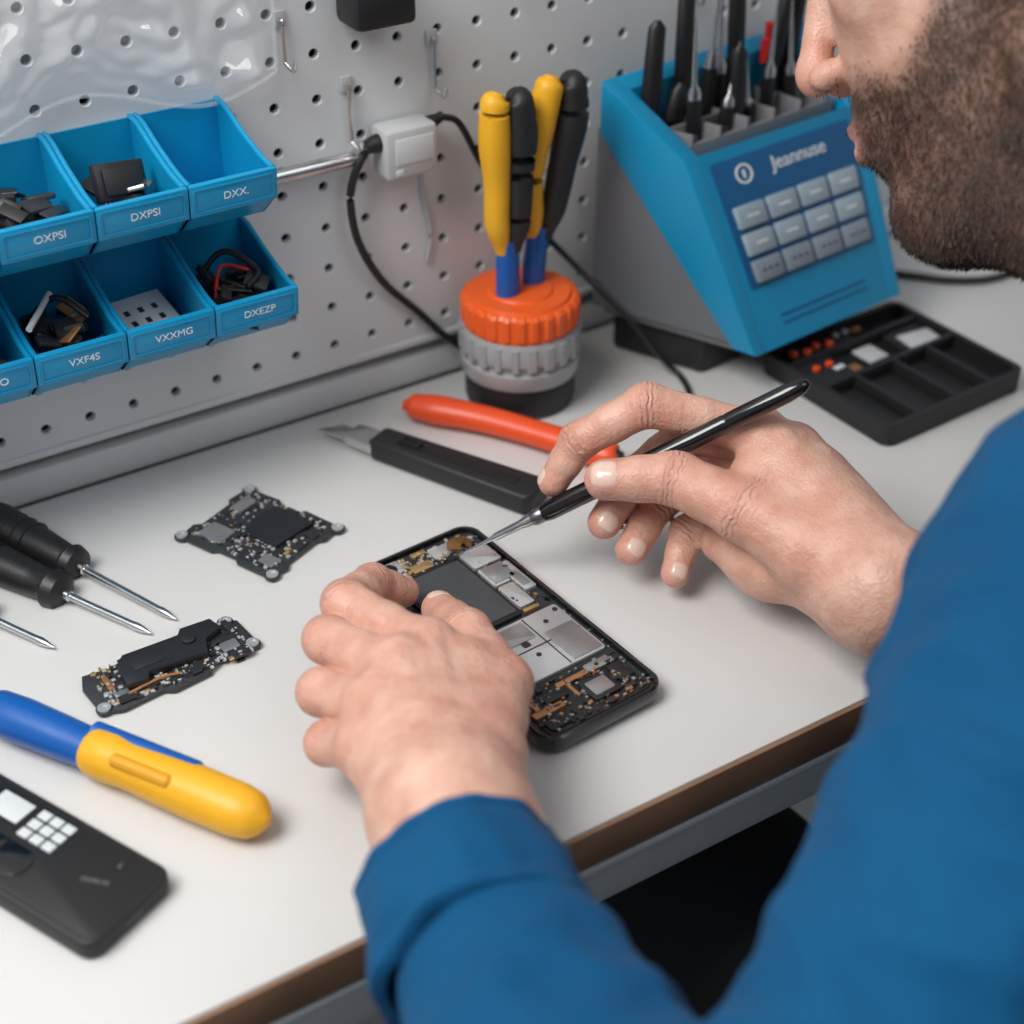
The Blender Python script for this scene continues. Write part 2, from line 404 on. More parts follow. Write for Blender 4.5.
fill('parts_f',3,1,14,[CHIP,PCB,BLKM],9,.4)
part(bins,'upright_module',[box(0,0,0,2.9,.5,1.9,.08,T(bx(1,0)+.1,-3.6,1.3,20,-25,12)),box(0,-.3,0,2.2,.12,1.3,.03,T(bx(1,0)+.1,-3.7,1.3,20,-25,12))],CHIP)
part(bins,'pins',[box(-1.1+.25*k,0,-1.0,.08,.1,.5,0,T(bx(1,0)+.1,-3.6,1.3,20,-25,12)) for k in range(10)],STEEL)
cM=T(bx(1,1)+.0,-3.4,-6.8,6,14,0)
part(bins,'white_card',[box(0,0,0,3.2,4.2,.18,.04,cM)],WHP)
part(bins,'card_holes',[box(-.8+.8*k,.9-.9*j,.1,.28,.4,.04,0,cM) for k in range(3) for j in range(2)],CHIP)
part(bins,'cotton_stick',[rod((bx(2,1)-2.0,-5.6,-4.3),(bx(2,1)+.2,-2.4,-4.2),[(0,.16),(3.6,.16)])],WHP)
part(bins,'red_wires',[tube([(bx(0,1)-1.4,-4.5,-6.3),(bx(0,1)-.3,-3.0,-5.0),(bx(0,1)+1,-3.8,-5.2),(bx(0,1)+1.4,-2.2,-6.0)],.1)],RED)
part(bins,'black_wires',[tube([(bx(0,1)-1.6,-2.2,-6.0),(bx(0,1)+.1,-2.5,-4.4),(bx(0,1)+1.3,-4.2,-5.1),(bx(0,1)+.3,-5.0,-5.5)],.17),
   tube([(bx(2,1)-1.6,-2.2,-6.0),(bx(2,1)+.1,-3.2,-4.2),(bx(2,1)+1.3,-4.6,-5.0)],.17)],BLK)

# ================================================================== WALL FITTINGS
ad=root('power_adapter',(40.1,WY-.1,16.4))
part(ad,'body',[box(0,-1.1,0,3.3,2.0,2.9,.3)],LGREY)
part(ad,'face_recess',[box(.1,-2.12,.2,2.4,.08,1.5,.03),box(-.9,-2.15,-1.0,.5,.08,.35,.03)],WHP)
part(ad,'strain_relief',[tube([(1.6,-1.1,1.1),(2.5,-1.1,1.3)],[.42,.25]),tube([(-1.6,-1.1,.6),(-2.5,-1.1,.5)],[.55,.4])],BLK)
part(ad,'loop_cable',[tube([(-2.3,-1.1,.5),(-3.1,-1.0,-.8),(-3.5,-.9,-2.5),(-3.1,-.8,-5.2),(-1.6,-.6,-8.2),(.8,-.35,-11.0),(3.0,-.3,-13.6),(5.2,-.3,-15.4),(7.5,-.3,-16.1),(12,-.4,-16.15)],.24,n=10)],BLK)
part(ad,'long_cable',[tube([(2.4,-1.1,1.3),(3.6,-1.1,.6),(5.2,-1.0,-2.4),(7.6,-.9,-5.6),(10.4,-1.2,-8.9),(11.7,-3.9,-10.9),(13.1,-6.2,-13.0),(14.5,-7.2,-15.2),(15.2,-8.1,-16.1),(14.6,-9.9,-16.18),(13.4,-11.7,-16.18)],.2,n=10)],BLK)
rd=root('metal_rail_rod',(34,WY-.7,16.2))
part(rd,'rod',rod((-4,0,0),(4.0,0,0),capr(8.0,.42,.42)),STEEL)
part(rd,'standoffs',[rod((-1,0,0),(-1,.9,0),[(0,.25),(.8,.25)]),rod((3.4,0,0),(3.4,.9,0),[(0,.25),(.8,.25)])],STEEL)
bk=root('wall_bracket',(38.6,WY,24.9))
part(bk,'body',[box(0,-1.4,0,3.6,2.8,2.2,.4),box(-.6,-1.2,2.0,2.4,2.0,2.2,.3)],BLK)
def hook(name,x,z,L,dep=1.4):
    r=root(name,(x,WY,z))
    part(r,'wire',tube([(0,.3,0),(0,-.35,0),(0,-.4,-.4),(0,-.4,-L),(0,-.5,-L-.3),(0,-dep,-L-.4),(0,-dep-.3,-L+.2)],.11,n=8),STEEL)
    part(r,'clip',box(0,-.12,0,.7,.2,.9,.06),LGREY)
for k,(x,z,L) in enumerate([(37.2,20.3,3.0),(42.6,21.9,2.6),(60.5,24.0,2.6),(33.6,24.5,2.0),(47.6,27,2)]): hook('pegboard_hook',x,z,L)
zt_=root('cable_tie_strip',(41.6,WY-.15,13.6));part(zt_,'strip',tube([(0,0,.9),(.1,-.12,-1.0),(.5,-.1,-3.4),(.2,-.05,-5.2)],.12,n=8),LGREY)
pk=root('plastic_blister_pack',(21,WY-.3,26))
def blister():
    nx,nz=110,60;V=[];F=[]
    for j in range(nz+1):
        for i in range(nx+1):
            x=-9+21*i/nx;z=-4.2+10*j/nz
            e=min(1,min(i,nx-i)/10,min(j,nz-j)/10)
            zz=z+.9*math.sin(x*.45+1)*(1-j/nz)
            r1=abs(noise.noise(Vector((x*.24,z*.34,1))));r2=abs(noise.noise(Vector((x*.65,z*.9,4))))
            y=-(.5*e+e*3.2*r1+e*.8*r2+.12*(1-e))
            V.append((x,y,zz))
    for j in range(nz):
        for i in range(nx):
            a=j*(nx+1)+i;F.append([a,a+1,a+nx+2,a+nx+1])
    return V,F
part(pk,'shell',blister(),PLAS,sharp=180)
part(pk,'rim',[tube([(-9+21*i/24,-.2,-4.2+.9*math.sin((-9+21*i/24)*.45+1)) for i in range(25)],.12,n=8,sub=2),
  tube([(12,-.2,-4.2+.9*math.sin(12*.45+1)),(12.1,-.2,0),(12,-.2,5.5)],.12,n=8)],PLAS)

# ================================================================== PLIERS CUP
CX,CY_=45.8,-2.9
cup=root('tool_cup',(CX,CY_,0))
part(cup,'base',lathe([(3.0,0),(3.3,.12),(3.4,.5),(3.4,2.0),(3.25,2.4)],64),BLKM)
part(cup,'body',[lathe([(3.3,2.1),(3.55,2.2),(3.65,2.5),(3.65,3.2),(3.4,3.35),(3.4,3.7),(3.62,3.85),(3.67,4.9),(3.5,5.3)],96),
   lathe([(3.4,3.6),(3.4,5.1)],192,ridge=22,ra=.34)],CLR)
part(cup,'lid',[lathe([(3.2,5.2),(3.4,5.3),(3.45,5.5),(3.45,5.6)],64),lathe([(3.3,5.5),(3.45,5.6),(3.45,6.9),(3.25,7.1)],192,ridge=26,ra=.15),
   lathe([(3.15,7.0),(3.0,7.3),(2.0,7.3),(1.9,7.45),(.01,7.45)],64)],ORG)
def plierhandles(name,x,lean,curve,yoff):
    r=root(name,(CX+x,CY_+yoff,.35))
    part(r,'blue_sleeve',[tube([(0,0,6.6),(0,0,8.0),(lean*.2,0,10.6)],[.78,.76,.70],n=18,flat=.8,up=(0,1,0))],BLU)
    L=[(-.30+lean*.2,0,9.9),(-.66+lean*.4-curve*.4,0,11.8),(-.64+lean*.55-curve,0,14),(-.74+lean*.8-curve*.5,0,16.8),(-.68+lean,0,18.9),(-.45+lean,0,19.5)]
    part(r,'yellow_grip',[tube(L,[.45,.74,.76,.92,.84,.4],n=18)],YEL)
    R=[(.35+lean*.2,-.15,9.9),(.60+lean*.4,-.2,11.8),(.68+lean*.6+curve*.2,-.2,14),(.82+lean*.8+curve*.5,-.15,16.8),(.74+lean,-.1,18.8),(.4+lean,0,19.4)]
    part(r,'black_grip',[tube(R,[.45,.78,.84,1.02,.90,.4],n=18)],BLKM)
plierhandles('pliers',-1.05,-.15,.0,-.3)
plierhandles('pliers',1.15,1.6,.5,.3)

# ================================================================== REPAIR STATION
st=root('soldering_station',(57.4,-10.8,0),6)
W=13.4
def sw(v):
    return (v[0]-3.9*max(0,v[1])/10.2*(1-v[0]/W),v[1],v[2])
def sp(name,g,m): return part(st,name,g,m,warp=sw)
blue=[(-.4,3.1),(1.1,3.1),(10.2,15.0),(10.2,18.2),(4.9,14.5)]
def side(x0,x1,poly,bev=.12):
    return prism(poly,0,x1-x0,bev,Matrix(((0,0,1,x0),(1,0,0,0),(0,1,0,0),(0,0,0,1))))
sp('blue_frame',[side(0,1.1,blue,.15),side(W-1.1,W,blue,.15),
   side(1,W-1,[(-.4,3.1),(1.1,3.1),(6.0,13.2),(4.9,14.5)],.1),
   side(1,W-1,[(9.4,14.5),(10.2,14.8),(10.2,18.2),(9.4,17.6)],.05)],STB)
sp('body',[side(.25,W-.25,[(1.0,3.3),(10.6,3.3),(10.6,15.2),(9.9,15.2)],.15),side(1,W-1,[(2.5,6),(9.6,6),(9.6,14.4),(5.8,12.2)],0)],STG)
sp('lower_body',[box(W/2,5.6,3.1,W-1.2,9.0,.7,.1)],MGREY)
sp('foot',[box(W/2,6.9,1.5,W-2.2,6.2,2.9,.3)],BLKM)
sp('tool_tray_rim',[box(W/2,5.9,14.0,10.6,.25,1.6,.05,None),box(W/2,7.6,14.4,10.4,.15,1.9,.03)]+[box(1.6+1.95*k,7.6,14.5,.15,3.6,1.8,.03) for k in range(6)],MGREY)
e=Vector((0,5.3,11.4)).normalized();nrm=Vector((0,-11.4,5.3)).normalized()
def PM(x,s,o):
    c=Vector((x,-.4,3.1))+e*s+nrm*o;return frame(c,(1,0,0),e,nrm)
sp('keypad_plate',[box(0,0,0,10.6,7.9,.12,.05,PM(W/2,7.9,.03))],NAVY)
keys=[];keyd=[]
for r_ in range(3):
    for c_ in range(4):
        (keys if r_>0 else keyd).append(box(0,0,0,2.2,1.4,.35,.14,PM(W/2-3.75+2.5*c_,4.9+1.7*r_,.2)))
sp('keys',keys,KEY);sp('lower_keys',keyd,KEYB)
sp('key_dots',[box(-.5+.5*q,0,0,.25,.14,.02,0,PM(W/2-3.75+2.5*c_,4.9,.39)) for q in range(3) for c_ in range(4)],DGREY)
sp('key_marks',[box(0,0,0,.9,.12,.02,0,PM(W/2-3.75+2.5*c_,4.9+1.7*r_,.39)) for r_ in (1,2) for c_ in range(4)],WHT)
text(st,'panel_print','Jeannuse',1.2,PM(W/2+1.0,10.75,.1),WHT,warp=sw)
sp('logo',[ring_prism([(.62*math.cos(a*.2618),.62*math.sin(a*.2618)) for a in range(24)],[(.48*math.cos(a*.2618),.48*math.sin(a*.2618)) for a in range(24)],0,.03,PM(W/2-3.2,10.75,.09)),box(0,0,0,.18,.5,.03,0,PM(W/2-3.2,10.75,.1))],WHT)
sp('vent_slots',[box(0,0,0,7.5,.14,.06,.02,PM(W/2,1.3+.5*k,.02)) for k in range(2)],NAVY)
tl=[];ts=[];rr=random.Random(12)
spec=[(1.6,8.8,6.0,'d'),(2.4,8.6,2.1,'d'),(3.2,7.2,6.5,'s'),(4.0,8.9,7.5,'d'),(4.8,7.0,4.2,'s'),(5.2,8.6,8.5,'s'),(5.9,7.0,4.0,'d'),(6.6,8.9,7.0,'s'),(7.1,7.2,3.0,'s'),(7.5,8.8,9.0,'d'),(8.3,7.4,6.2,'s'),(9.2,8.7,7.2,'d'),(10.2,7.3,5.6,'s'),(10.8,8.8,8,'d'),(11.4,7.4,3.4,'d')]
for x,y,h,k in spec:
    lx=rr.uniform(-.6,1.6);ly=rr.uniform(-.4,.3);a=Vector((x,y,12.8));b=Vector((x+lx,y+ly,15.5+h))
    Lg=(b-a).length
    if k=='d':
        tl.append(rod(a,b,[(0,.2),(2.5,.2),(2.6,.42),(Lg*.6,.46),(Lg-.4,.4),(Lg,.15)],n=12))
    else:
        ts.append(rod(a,b,[(0,.22),(2.8,.22),(2.9,.34),(Lg*.5,.34),(Lg*.55,.14),(Lg,.05)],n=12))
        tl.append(rod(a,b,[(2.0,.36),(Lg*.42,.38),(Lg*.45,.36)],n=12))
sp('dark_tools',tl,BLK);sp('steel_tools',ts,STEEL)
sp('red_cap',[rod((9.6,8.9,17),(9.8,9.0,20.6),[(0,.4),(1.4,.4),(1.5,.25),(2.4,.3)],n=12)],RED)

# ================================================================== COMPONENT TRAY
ty=root('component_tray',(66.5,-13.9,0),3)
def tray():
    g=[prism(rrect(0,0,12.0,11.2,.8),0,.55,.1)]
    o=rrect(0,0,12.0,11.2,.8);i=rrect(0,0,11.2,10.4,.5);g.append(ring_prism(o,i,.5,1.5))
    for x in (-3.1,0.2,3.2): g.append(box(x,-2.55,1.0,.35,5.2,.9,.08))
    g.append(box(0,0.2,1.0,11.2,.4,.95,.08));g.append(box(0,3.4,.95,11.2,.35,.85,.08))
    g.append(box(-4,1.9,.8,3.2,2.6,.7,.1));g.append(box(3.7,1.8,.85,3.0,2.4,.6,.1));g.append(box(-2,4.3,.85,5,1.3,.7,.1))
    g.append(box(-4.4,-2.6,.62,1.9,4.0,.3,.1))
    return g
part(ty,'tray_body',tray(),BLKM)
part(ty,'metal_slide',[box(3.6,1.8,1.22,2.5,1.6,.15,.05,T(0,0,0,-8)),box(.3,2.1,.8,1.6,1.7,.2,.05)],LGREY)
part(ty,'small_parts_orange',[lathe([(.3,1.15),(.3,1.4),(.2,1.5)],14,T(-4.4+.95*k,4.3-.25*(k%2),0)) for k in range(4)]+[lathe([(.25,1.1),(.25,1.35)],12,T(-4.4+1.1*k,2.2,0)) for k in range(2)],ORG2)
part(ty,'small_parts_white',[lathe([(.22,1.15),(.22,1.35),(.1,1.4)],12,T(-.4+.8*k,4.6,0)) for k in range(2)]+[box(-3,1.6,1.2,.8,.4,.1,.03)],WHP)
part(ty,'small_parts_copper',[box(-1.8,1.5,.75,.9,.7,.4,.05,T(0,0,0,5)),box(1.2,4.5,1.2,.9,.5,.12,.04)],COPP)
pc=root('power_cable',(78,-5,0));part(pc,'cord',tube([(-5,4.5,.35),(-2.5,2.6,.3),(-.5,.4,.3),(1.4,-1.6,.3),(4.5,-2.8,.3),(10,-2,.3)],.28),BLK)

# ================================================================== DESK TOOLS
def along(x0,y0,x1,y1): return math.degrees(math.atan2(y1-y0,x1-x0)),math.hypot(x1-x0,y1-y0)
yaw,Ln=along(33.4,-.7,40.1,-14.0)
kn=root('utility_knife',(33.4,-.7,0),yaw)
part(kn,'handle',[prism([(3.8,-.75),(4.1,-.95),(Ln-.4,-1.2),(Ln,-.85),(Ln,.85),(Ln-.4,1.2),(4.1,.95),(3.8,.75)],.1,1.4,.25,seg=3)],BLKM)
part(kn,'handle_channel',[box(9.4,0,1.42,8.2,.7,.06,.02)],BLK)
part(kn,'slider',[box(6.2,0,1.5,1.5,.6,.3,.1)]+[box(5.8+.25*k,0,1.68,.08,.5,.08,.02) for k in range(4)],BLK)
part(kn,'blade_holder',[prism([(2.0,-.72),(4.0,-.85),(4.0,.85),(2.0,.72)],.35,1.05,.08)],STEEL)
part(kn,'blade',[prism([(-.1,-.65),(.9,.6),(3.4,.6),(3.4,-.65)],.6,.72,.02)],STEEL)
od=root('orange_handled_screwdriver',(41,-6,0))
part(od,'handle',[tube([(-2.75,4.35,1.0),(-2.2,3.8,1.0),(-1.2,2.6,1.0),(.6,.4,.95),(2.4,-2.6,.95),(4.6,-6.6,.9),(5.0,-7.2,.9)],[.35,.85,.98,.9,.85,.95,.5],n=20,flat=.9)],ORG2)
part(od,'shaft',[rod((4.7,-6.8,.9),(8.0,-12.8,.5),[(0,.28),(6,.28),(6.6,.2)],n=12)],STEELD)
part(od,'ferrule',[rod((4.7,-6.8,.9),(8.0,-12.8,.5),[(0,.6),(.7,.5),(.8,.3)],n=14)],BLK)
def driver(name,p0,p1,hl,r):
    yaw,L=along(*p0,*p1);rt=root(name,(p0[0],p0[1],0),yaw);z0=r+.02;z1=.22
    a=(0,0,z0);b=(L,0,z1)
    part(rt,'handle',[rod(a,b,[(0,.2*r),(.15,.7*r),(.5,.95*r),(1.0,r),(hl*.45,r*.92),(hl*.75,r*.78),(hl*.86,r*.72),(hl*.9,r*.9),(hl*.97,r*.8),(hl,r*.35)],n=24)],BLK)
    part(rt,'grip_rings',[rod(a,b,[(hl*f-.08,r*.8),(hl*f,r*.98),(hl*f+.08,r*.8)],n=24) for f in (.3,.4,.5)],BLKM)
    sr=.2;pr=[(hl-.1,.3),(hl+.3,.3),(hl+.35,sr),(L-1.2,sr),(L-.9,sr*1.15),(L-.5,sr*.9),(L,.04)]
    part(rt,'shaft',[rod(a,b,pr,n=14)],STEEL)
driver('precision_screwdriver',(13.3,-.1),(19.0,-12.6),7.0,1.15)
driver('precision_screwdriver',(10.4,-.3),(17.5,-13.0),9.0,1.2)
driver('precision_screwdriver',(6.6,-.3),(13.0,-11.5),8.5,1.15)
yaw,L=along(8.6,-15.0,16.7,-28.8)
by=root('blue_yellow_screwdriver',(8.6,-15.0,0),yaw)
R=1.2
part(by,'blue_body',[rod((0,0,R),(L,0,R),[(0,.35),(.25,.85),(.8,1.05),(2.2,1.12),(4.5,1.05),(6.3,.97),(7.0,1.0),(11.5,1.02),(12,.9)],n=32,flat=.95),
   rod((5.8,.55,R+.52),(12.6,.6,R+.52),[(0,.1),(.4,.55),(6,.55),(6.6,.15)],n=16)],BLU)
part(by,'yellow_grip',[rod((0,0,R),(L,0,R),[(6.3,1.0),(6.6,1.16),(7.6,1.2),(8.6,1.12),(9.8,1.16),(12,1.24),(14.4,1.22),(15.2,1.08),(15.6,.8),(L,.25)],n=32,flat=.96)],YEL)
part(by,'grip_inlay',[rod((8.0,-.62,R+.74),(11.6,-.62,R+.78),[(0,.08),(.25,.34),(3.3,.36),(3.6,.08)],n=16)],YELD)

# ================================================================== CIRCUIT BOARDS
def chips(n,w,l,z,rd,smin_=.15,smax_=.9,h=(.06,.2)):
    out=[]
    for _ in range(n):
        sx=rd.uniform(smin_,smax_);sy=rd.uniform(smin_,smax_);x=rd.uniform(-w/2+sx/2+.1,w/2-sx/2-.1);y=rd.uniform(-l/2+sy/2+.1,l/2-sy/2-.1)
        hh=rd.uniform(*h);out.append(box(x,y,z+hh/2,sx,sy,hh,.02,None,1))
    return out
def small_board(name,loc,yaw,w,l,outline,seed,main,shields,lugs):
    r=root(name,(loc[0],loc[1],0),yaw);rd=random.Random(seed)
    part(r,'lower_board',[prism(outline,.12,.3,.03)]+[prism(rrect(x,y,.8,.8,.35),.12,.3,.02) for x,y in lugs],PCB)
    part(r,'standoffs',[box(sx*w*.36,sy*l*.36,.07,.4,.4,.14,.02) for sx in(-1,1) for sy in(-1,1)],CHIP)
    part(r,'upper_plate',main,PCBD)
    part(r,'chips',chips(110,w*.92,l*.92,.3,rd),CHIP)
    part(r,'passives',chips(260,w*.94,l*.92,.3,rd,smin_=.06,smax_=.24,h=(.06,.22)),SILV)
    part(r,'shields',shields,SILV2)
    part(r,'gold',chips(36,w*.94,l*.94,.3,rd,smin_=.08,smax_=.28,h=(.08,.2)),GOLD)
    part(r,'screw_lugs',[lathe([(.33,.3),(.33,.38),(.18,.38),(.18,.32),(.01,.32)],20,T(x,y,0)) for x,y in lugs],SILV)
    return r
o1=[(-2.7,-3.0),(-1.6,-3.3),(-1.2,-3.0),(1.0,-3.0),(1.3,-3.3),(2.6,-3.2),(2.7,-.8),(2.45,-.5),(2.45,.7),(2.7,1.0),(2.6,3.2),(1.2,3.35),(.9,3.05),(-1.2,3.0),(-1.5,3.35),(-2.7,3.2),(-2.7,1.0),(-2.45,.7),(-2.45,-.5),(-2.7,-.8)]
o1=[(x*1.06,y*1.04) for x,y in o1]
small_board('logic_board',(25.8,-8.0),24,5.6,6.8,o1,3,[prism([(-.9,-1.9),(1.9,-2.2),(2.0,.3),(1.1,.8),(-.2,.6),(-.9,0)],.4,.66,.05)],
   [prism(rrect(-1.6,1.7,1.3,1.6,.15),.3,.52,.04),prism(rrect(1.2,2.3,1.4,.8,.12),.3,.52,.04),prism(rrect(-1.9,-2.3,.8,1.0,.1),.3,.5,.04)],[(-2.7,3.3),(2.7,3.2),(2.6,-3.3),(-2.6,-3.1)])
o2=[(-3.8,-1.3),(-2.9,-1.7),(-1.0,-1.5),(-.6,-1.8),(1.2,-1.6),(1.5,-1.1),(3.3,-1.2),(3.8,-.6),(3.7,1.2),(3.0,1.6),(1.4,1.4),(1.0,1.8),(-1.8,1.7),(-2.1,1.3),(-3.6,1.5),(-3.9,.6)]
o2=[(x*1.12,y*1.05) for x,y in o2]
b2=small_board('circuit_board',(17.45,-15.8),2,8.4,3.6,o2,11,[prism([(-2.6,-.9),(-1.6,-1.0),(-1.3,-.5),(1.6,-.8),(2.0,.2),(3.0,.6),(2.8,1.5),(1.2,1.6),(.9,1.2),(-2.0,1.3),(-2.5,.7)],.42,.9,.08)],
   [prism(rrect(-2.9,-.9,.8,.6,.1),.3,.45,.03),prism(rrect(2.9,-.5,.9,.7,.1),.3,.5,.03)],[(-4.0,-1.2),(4.0,-.8),(3.6,1.5)])
part(b2,'copper_strip',[tube([(-2.7,-1.1,.5),(-1.0,-.95,.55),(0,-1.1,.5)],.08,n=8),box(-3.2,.2,.4,.3,1.0,.12,.03)],COPP)
part(b2,'plate_knob',[lathe([(.35,.9),(.35,1.03),(.25,1.07),(.01,1.07)],24,T(1.2,.5,0)),box(-1.1,.3,.92,1.6,1.0,.04,.02)],BLKM)

# ================================================================== BLACK PHONE (bottom-left)
d=Vector((.415,-.91)).normalized();yaw=math.degrees(math.atan2(d.y,d.x))
pL=14.5;pW=4.9;perp=Vector((d.y,-d.x))
corner=Vector((12.25,-29.1));c=corner-d*pL/2+perp*pW/2
p2=root('black_phone',(c.x,c.y,0),yaw)
part(p2,'case',[prism(rrect(0,0,pL,pW,.75,8),.05,1.05,.18,seg=3)],BLKM)
part(p2,'inset_panel',[prism(rrect(.2,0,pL-.8,pW-.6,.5,6),1.03,1.085,.02)],BLK)
part(p2,'camera_slot',[prism(rrect(.2,-.9,3.8,1.6,.78,8),1.05,1.16,.04),prism(rrect(-.5,-.6,1.6,.9,.4,8),1.1,1.22,.04)],BLKG)
part(p2,'white_keys',[box(.5+.72*i,.45+.58*j,1.14,.60,.46,.12,.04) for i in range(3) for j in range(3)]+[box(-1.2,1.2,1.12,1.9,1.2,.08,.04)],WHP)
part(p2,'side_port',[box(pL/2-.02,0,.5,.06,1.0,.3,.02)],DGREY)
text(p2,'print','OXPSI S4',.32,T(4.9,.2,1.1,20),MGREY,.004);text(p2,'print_2','L',.4,T(5.2,1.4,1.1,0),MGREY,.004)

# ================================================================== OPENED SMARTPHONE
PHW,PHL=7.3,16.5
ph=root('opened_smartphone',(32.45,-22.65,.25),4.6)
def offs(k): return rrect(0,0,PHW-2*k,PHL-2*k,1.05-k*.9,10)
prof=[(.22,0.),(.05,.1),(0,.3),(0,.62),(.06,.8),(.18,.86),(.28,.82),(.3,.5)]
V=[];F=[];n_=len(offs(0))
for k,z in prof: V+=[(p[0],p[1],z) for p in offs(k)]
for a in range(len(prof)-1):
    for b in range(n_):
        j=(b+1)%n_;F.append([a*n_+b,a*n_+j,(a+1)*n_+j,(a+1)*n_+b])
F.append(list(range(n_))[::-1])
part(ph,'frame',(V,F),BLKG)
part(ph,'mid_plate',[prism(offs(.29),.28,.5)],PCB)
def L(a,b): return (-PHW/2+a*PHW, PHL/2-b*PHL)
def lr(a0,a1,b0,b1,z0,z1,r=.12,bev=.03):
    x0,y0=L(a0,b0);x1,y1=L(a1,b1);return prism(rrect((x0+x1)/2,(y0+y1)/2,x1-x0,y0-y1,r,4),z0,z1,bev)
part(ph,'battery',[lr(.15,.66,.15,.47,.5,.80,.15,.04)],mat('battery_grey',(.055,.06,.065),.45))
part(ph,'battery_border',[lr(.13,.68,.135,.485,.5,.74,.15,.03)],BLK)
part(ph,'shields',[lr(.70,.94,.13,.22,.5,.74),lr(.70,.84,.23,.33,.5,.72),lr(.85,.95,.24,.40,.5,.74),lr(.70,.83,.34,.46,.5,.74),
    lr(.10,.92,.505,.76,.5,.72,.2),lr(.12,.30,.03,.09,.5,.7),lr(.55,.72,.045,.10,.5,.68)],SILV)
part(ph,'lower_shield',[lr(.15,.60,.52,.60,.72,.78,.1),lr(.66,.90,.60,.75,.72,.77,.1),lr(.72,.90,.235,.32,.74,.76,.05),lr(.86,.93,.30,.38,.74,.76,.05)],SILV2)
part(ph,'shield_seams',[lr(.62,.63,.51,.755,.72,.735,.01,0),lr(.11,.91,.635,.64,.72,.735,.01,0),lr(.46,.52,.60,.625,.72,.75,.1,.01)]+[lathe([(.14,.72),(.14,.76),(.01,.76)],14,Matrix.Translation((*L(a,b),0))) for a,b in ((.14,.53),(.88,.53),(.14,.74),(.88,.74),(.5,.67),(.75,.56))],CHIP)
part(ph,'gold_connectors',[lr(.33,.50,.085,.125,.5,.70,.05),lr(.16,.30,.105,.13,.5,.66,.04),lr(.30,.34,.03,.08,.5,.66,.04),lr(.74,.90,.055,.07,.5,.66,.04),
    lr(.70,.83,.47,.485,.5,.72,.03),lr(.42,.54,.03,.05,.5,.68,.04)],GOLD)
part(ph,'copper_flex',[lr(.10,.34,.865,.89,.5,.74,.08),lr(.40,.66,.80,.82,.5,.72,.08),lr(.15,.19,.80,.86,.5,.68,.05),lr(.46,.485,.80,.88,.5,.72,.04)],COPP)
part(ph,'lower_module',[lr(.10,.92,.775,.965,.48,.58,.3),lr(.24,.42,.83,.86,.58,.80,.1),lr(.52,.74,.84,.93,.58,.78,.15),lr(.12,.30,.91,.95,.58,.74,.1),lr(.78,.90,.83,.90,.58,.76,.1)],BLKM)
part(ph,'speaker',[lr(.55,.71,.855,.915,.78,.82,.1),lr(.66,.88,.785,.82,.58,.72,.08)],SILV2)
rd_=random.Random(21)
def dots(n,a0,a1,b0,b1,z,s0,s1,m,name,hh=(.05,.16)):
    g=[]
    for _ in range(n):
        a=rd_.uniform(a0,a1);b=rd_.uniform(b0,b1);x,y=L(a,b);sx=rd_.uniform(s0,s1);sy=rd_.uniform(s0,s1);h=rd_.uniform(*hh)
        g.append(box(x,y,z+h/2,sx,sy,h,.015,None,1))
    part(ph,name,g,m)
dots(60,.08,.92,.03,.13,.5,.08,.45,CHIP,'top_chips');dots(90,.08,.92,.03,.13,.5,.06,.24,SILV,'top_passives',(.08,.24));dots(30,.08,.92,.03,.13,.52,.08,.26,GOLD,'top_gold',(.08,.22))
dots(40,.68,.94,.13,.48,.5,.06,.22,CHIP,'side_chips',(.1,.28));dots(24,.68,.94,.13,.48,.5,.05,.16,GOLD,'side_gold',(.2,.28))
dots(60,.10,.92,.78,.96,.58,.08,.38,CHIP,'base_chips',(.06,.2));dots(44,.10,.92,.78,.96,.6,.06,.22,COPP,'base_copper',(.06,.22));dots(90,.10,.92,.78,.96,.6,.06,.2,SILV2,'base_passives',(.06,.22))
dots(26,.05,.14,.14,.48,.5,.06,.2,SILV,'edge_passives');dots(26,.93,.97,.05,.95,.5,.06,.16,SILV2,'rim_passives')
part(ph,'camera_ring',[lathe([(.42,.5),(.42,.78),(.3,.82),(.01,.78)],24,Matrix.Translation((*L(.20,.065),0)))],BLKG)
part(ph,'lifted_flex',[tube([(*L(.86,.10),.7),(*L(.80,.085),.95),(*L(.72,.095),1.15),(*L(.68,.12),1.05)],.38,n=10,flat=.16)],BRN)
part(ph,'rear_feet',[box(sx*2.6,sy*6.8,-.12,.8,.8,.28,.05) for sx in (-1,1) for sy in (-1,1)],BLK)

# ================================================================== PROBE PEN
tip=Vector((33.5,-16.8,1.35));end=Vector((47.5,-26.4,12.2));dp=(end-tip);PL=dp.length;dp.normalize()
pen=root('precision_probe',tuple(tip))
z=Vector((0,0,0));q=end-tip
part(pen,'steel_tip',[rod(z,q,[(0,.035),(1.2,.09),(1.9,.14),(2.0,.2),(3.6,.24),(4.0,.33),(4.5,.35)],n=20)],STEEL)
part(pen,'collar',[rod(z,q,[(4.3,.38),(4.5,.44),(4.9,.44),(5.0,.4)],n=20)],STEELD)
part(pen,'barrel',[rod(z,q,[(4.9,.3),(5.0,.47),(5.4,.54),(8,.54),(12,.50),(PL-4.6,.48),(PL-4.5,.45),(PL-4.4,.48),(PL-1.2,.47),(PL-.4,.38),(PL-.1,.22),(PL,.05)],n=28)],BLKG)

